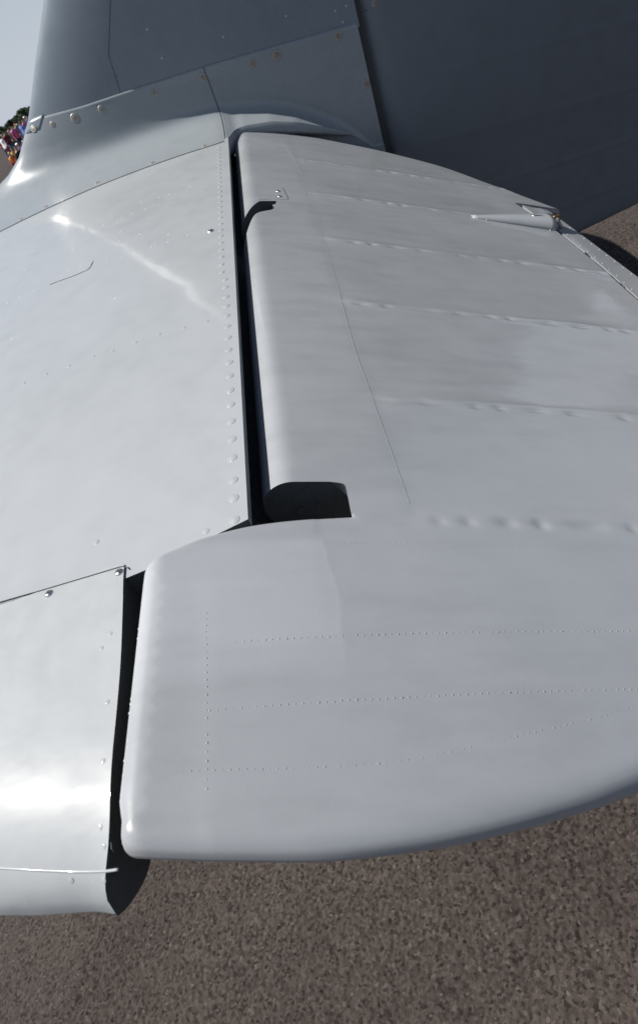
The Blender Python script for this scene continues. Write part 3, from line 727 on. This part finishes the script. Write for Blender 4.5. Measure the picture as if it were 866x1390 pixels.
# ------------------------------------------------------------------ the crowd
def objcol(name, rough):
    m, nt, bs = nodemat(name); oi = node(nt, 'ShaderNodeObjectInfo'); nt.links.new(oi.outputs['Color'], bs.inputs['Base Color']); bs.inputs['Roughness'].default_value = rough; return m
CLOTH = objcol('cloth', .85); SKIN = plain('skin', (.52, .33, .25), .55, 0, .1); SHOE = plain('shoe', (.04, .035, .03), .5)
def skinned(name, V, Eg, Rr, root):
    me = bpy.data.meshes.new(name); me.from_pydata(V, Eg, []); o = bpy.data.objects.new(name, me); COL.objects.link(o)
    sk = o.modifiers.new('sk', 'SKIN'); sk.use_smooth_shade = True; ss = o.modifiers.new('ss', 'SUBSURF'); ss.levels = 1
    for i, r in enumerate(Rr): o.data.skin_vertices[0].data[i].radius = r if isinstance(r, tuple) else (r, r)
    o.data.skin_vertices[0].data[root].use_root = True
    bpy.context.view_layer.update(); dg = bpy.context.evaluated_depsgraph_get()
    out = bpy.data.meshes.new_from_object(o.evaluated_get(dg)); bpy.data.objects.remove(o); out.name = name
    out.polygons.foreach_set('use_smooth', np.ones(len(out.polygons), bool)); return out
def pose(seated, v):
    # faces -Y; joints of a standing or ground-seated adult
    if not seated:
        V = [(0, 0, .95), (0, 0, 1.15), (0, 0, 1.40), (0, -.01, 1.50), (0, -.03, 1.58), (0, -.03, 1.70),
             (.17, 0, 1.40), (.22, .02, 1.14), (.20, -.10 - .1 * v, .92 + .1 * v), (.19, -.16 - .1 * v, .86 + .12 * v), (-.17, 0, 1.40), (-.22, .02, 1.14), (-.21, -.06, .90), (-.21, -.10, .80),
             (.10, 0, .90), (.11, -.02, .50), (.11, .02, .08), (.12, -.12, .03), (-.10, 0, .90), (-.11, -.02, .50), (-.11, .02, .08), (-.12, -.12, .03)]
    else:
        V = [(0, 0, .14), (0, .02, .36), (0, .0, .60), (0, -.02, .70), (0, -.04, .78), (0, -.05, .90),
             (.17, 0, .60), (.22, -.03, .36), (.15, -.22, .34 + .1 * v), (.12, -.30, .36 + .1 * v), (-.17, 0, .60), (-.23, .03, .36), (-.17, -.2, .30), (-.13, -.28, .33),
             (.10, -.06, .13), (.16, -.36, .44), (.13, -.52, .08), (.13, -.62, .04), (-.10, -.06, .13), (-.15, -.38, .42), (-.13, -.52, .08), (-.13, -.62, .04)]
    Eg = [(0, 1), (1, 2), (2, 3), (3, 4), (4, 5), (2, 6), (6, 7), (7, 8), (8, 9), (2, 10), (10, 11), (11, 12), (12, 13), (0, 14), (14, 15), (15, 16), (16, 17), (0, 18), (18, 19), (19, 20), (20, 21)]
    Rr = [(.15, .10), (.14, .095), (.15, .10), .055, (.078, .095), (.075, .09), .062, .045, .034, .036, .062, .045, .034, .036, .085, .058, .042, .04, .085, .058, .042, .04]
    return V, Eg, Rr
def sub(me, name, keep, inflate):
    bm = bmesh.new(); bm.from_mesh(me); bm.normal_update()
    for v in bm.verts: v.co += v.normal * inflate
    bmesh.ops.delete(bm, geom=[f for f in bm.faces if not keep(f.calc_center_median())], context='FACES')
    o = bpy.data.meshes.new(name); bm.to_mesh(o); bm.free(); o.polygons.foreach_set('use_smooth', np.ones(len(o.polygons), bool)); return o
KIT = []
for seated in (False, True):
    for v in (0, 1):
        V, Eg, Rr = pose(seated, v); b = skinned('body', V, Eg, Rr, 0); b.materials.append(SKIN)
        zt, zn = (.93, 1.47) if not seated else (.20, .67); hz = 1.655 if not seated else .855; y0 = -.03 if not seated else -.05
        top = sub(b, 'shirt', lambda c: zt - .03 < c.z < zn and c.y > (-.10 if not seated else -.13), .012); top.materials.append(CLOTH)
        if not seated: low = sub(b, 'trousers', lambda c: .09 < c.z < zt and abs(c.x) < .185, .013)
        else: low = sub(b, 'trousers', lambda c: (c.z < zt or c.y < -.1) and c.y > -.56 and not (c.z > .3 and abs(c.x) < .1 and c.y > -.33), .012)
        low.materials.append(CLOTH)
        hair = sub(b, 'hair', lambda c: c.z > hz - .02, .012); hair.materials.append(CLOTH)
        KIT.append((b, top, low, hair))
COLS = {'white': (.75, .75, .75), 'navy': (.02, .03, .09), 'teal': (.02, .22, .22), 'red': (.40, .03, .03), 'yellow': (.60, .36, .03), 'sky blue': (.16, .25, .60), 'dark green': (.03, .07, .04), 'black': (.015, .015, .018),
        'beige': (.42, .34, .24), 'pink': (.60, .12, .26), 'grey': (.18, .19, .20), 'orange': (.55, .16, .03), 'maroon': (.12, .015, .02), 'purple': (.10, .05, .22), 'denim': (.06, .09, .17)}
HAIRS = {'brown hair': (.06, .035, .02), 'dark hair': (.015, .012, .01), 'fair hair': (.38, .26, .12), 'a white cap': (.8, .8, .8), 'grey hair': (.3, .3, .3), 'a red cap': (.4, .03, .03)}
people = [  # px bearing, distance, seated, shirt, trousers, hair
    (16, 39, 1, 'navy', 'denim', 'dark hair'), (6, 40, 1, 'black', 'navy', 'brown hair'), (22, 41, 1, 'teal', 'navy', 'fair hair'), (-3, 41, 1, 'orange', 'maroon', 'fair hair'), (29, 42, 1, 'navy', 'black', 'dark hair'),
    (11, 45, 1, 'purple', 'black', 'a white cap'), (2, 46, 1, 'yellow', 'navy', 'brown hair'), (18.5, 47, 1, 'dark green', 'beige', 'grey hair'), (26, 46, 1, 'red', 'navy', 'fair hair'), (34, 47, 1, 'black', 'denim', 'brown hair'),
    (-1, 54, 0, 'white', 'maroon', 'a white cap'), (6, 56, 0, 'maroon', 'denim', 'dark hair'), (12, 58, 0, 'dark green', 'black', 'fair hair'), (17, 57, 0, 'pink', 'navy', 'brown hair'), (22.5, 60, 0, 'grey', 'beige', 'a red cap'), (27, 56, 0, 'sky blue', 'navy', 'dark hair'), (31.5, 58, 0, 'pink', 'denim', 'brown hair'), (36, 57, 0, 'navy', 'black', 'a white cap'),
    (4, 70, 0, 'black', 'navy', 'grey hair'), (9, 74, 0, 'teal', 'black', 'brown hair'), (14.5, 71, 0, 'sky blue', 'beige', 'dark hair'), (19.5, 75, 0, 'yellow', 'black', 'fair hair'), (25, 72, 0, 'maroon', 'denim', 'a white cap'), (29.5, 76, 0, 'dark green', 'navy', 'dark hair'), (34, 73, 0, 'orange', 'black', 'brown hair'), (-4, 62, 0, 'red', 'denim', 'grey hair'), (39, 66, 0, 'beige', 'denim', 'dark hair'), (41, 48, 1, 'white', 'black', 'dark hair')]
for i, (px, D, seated, sh, tr, ha) in enumerate(people):
    x, y = bearing(px + .55 * (50 - D) * .12, D); s = random.uniform(.93, 1.04)
    t = thing('person', 'spectator %s in the far crowd, %s top, %s trousers, %s' % ('seated' if seated else 'standing', sh, tr, ha), 'person',
              Matrix.Translation((x, y, 0)) @ Matrix.Rotation(rad(-12) + random.uniform(-.9, .9), 4, 'Z') @ Matrix.Scale(s, 4), 'spectators in the distant crowd')
    k = KIT[2 * seated + i % 2]
    for nm, me, c in zip(('body', 'shirt', 'trousers', 'hair'), k, (None, COLS[sh], COLS[tr], HAIRS[ha])):
        o = bpy.data.objects.new(nm, me); COL.objects.link(o); o.parent = t
        if c: o.color = (*c, 1)
        if nm == 'hair' and 'cap' in ha: o.name = 'cap'
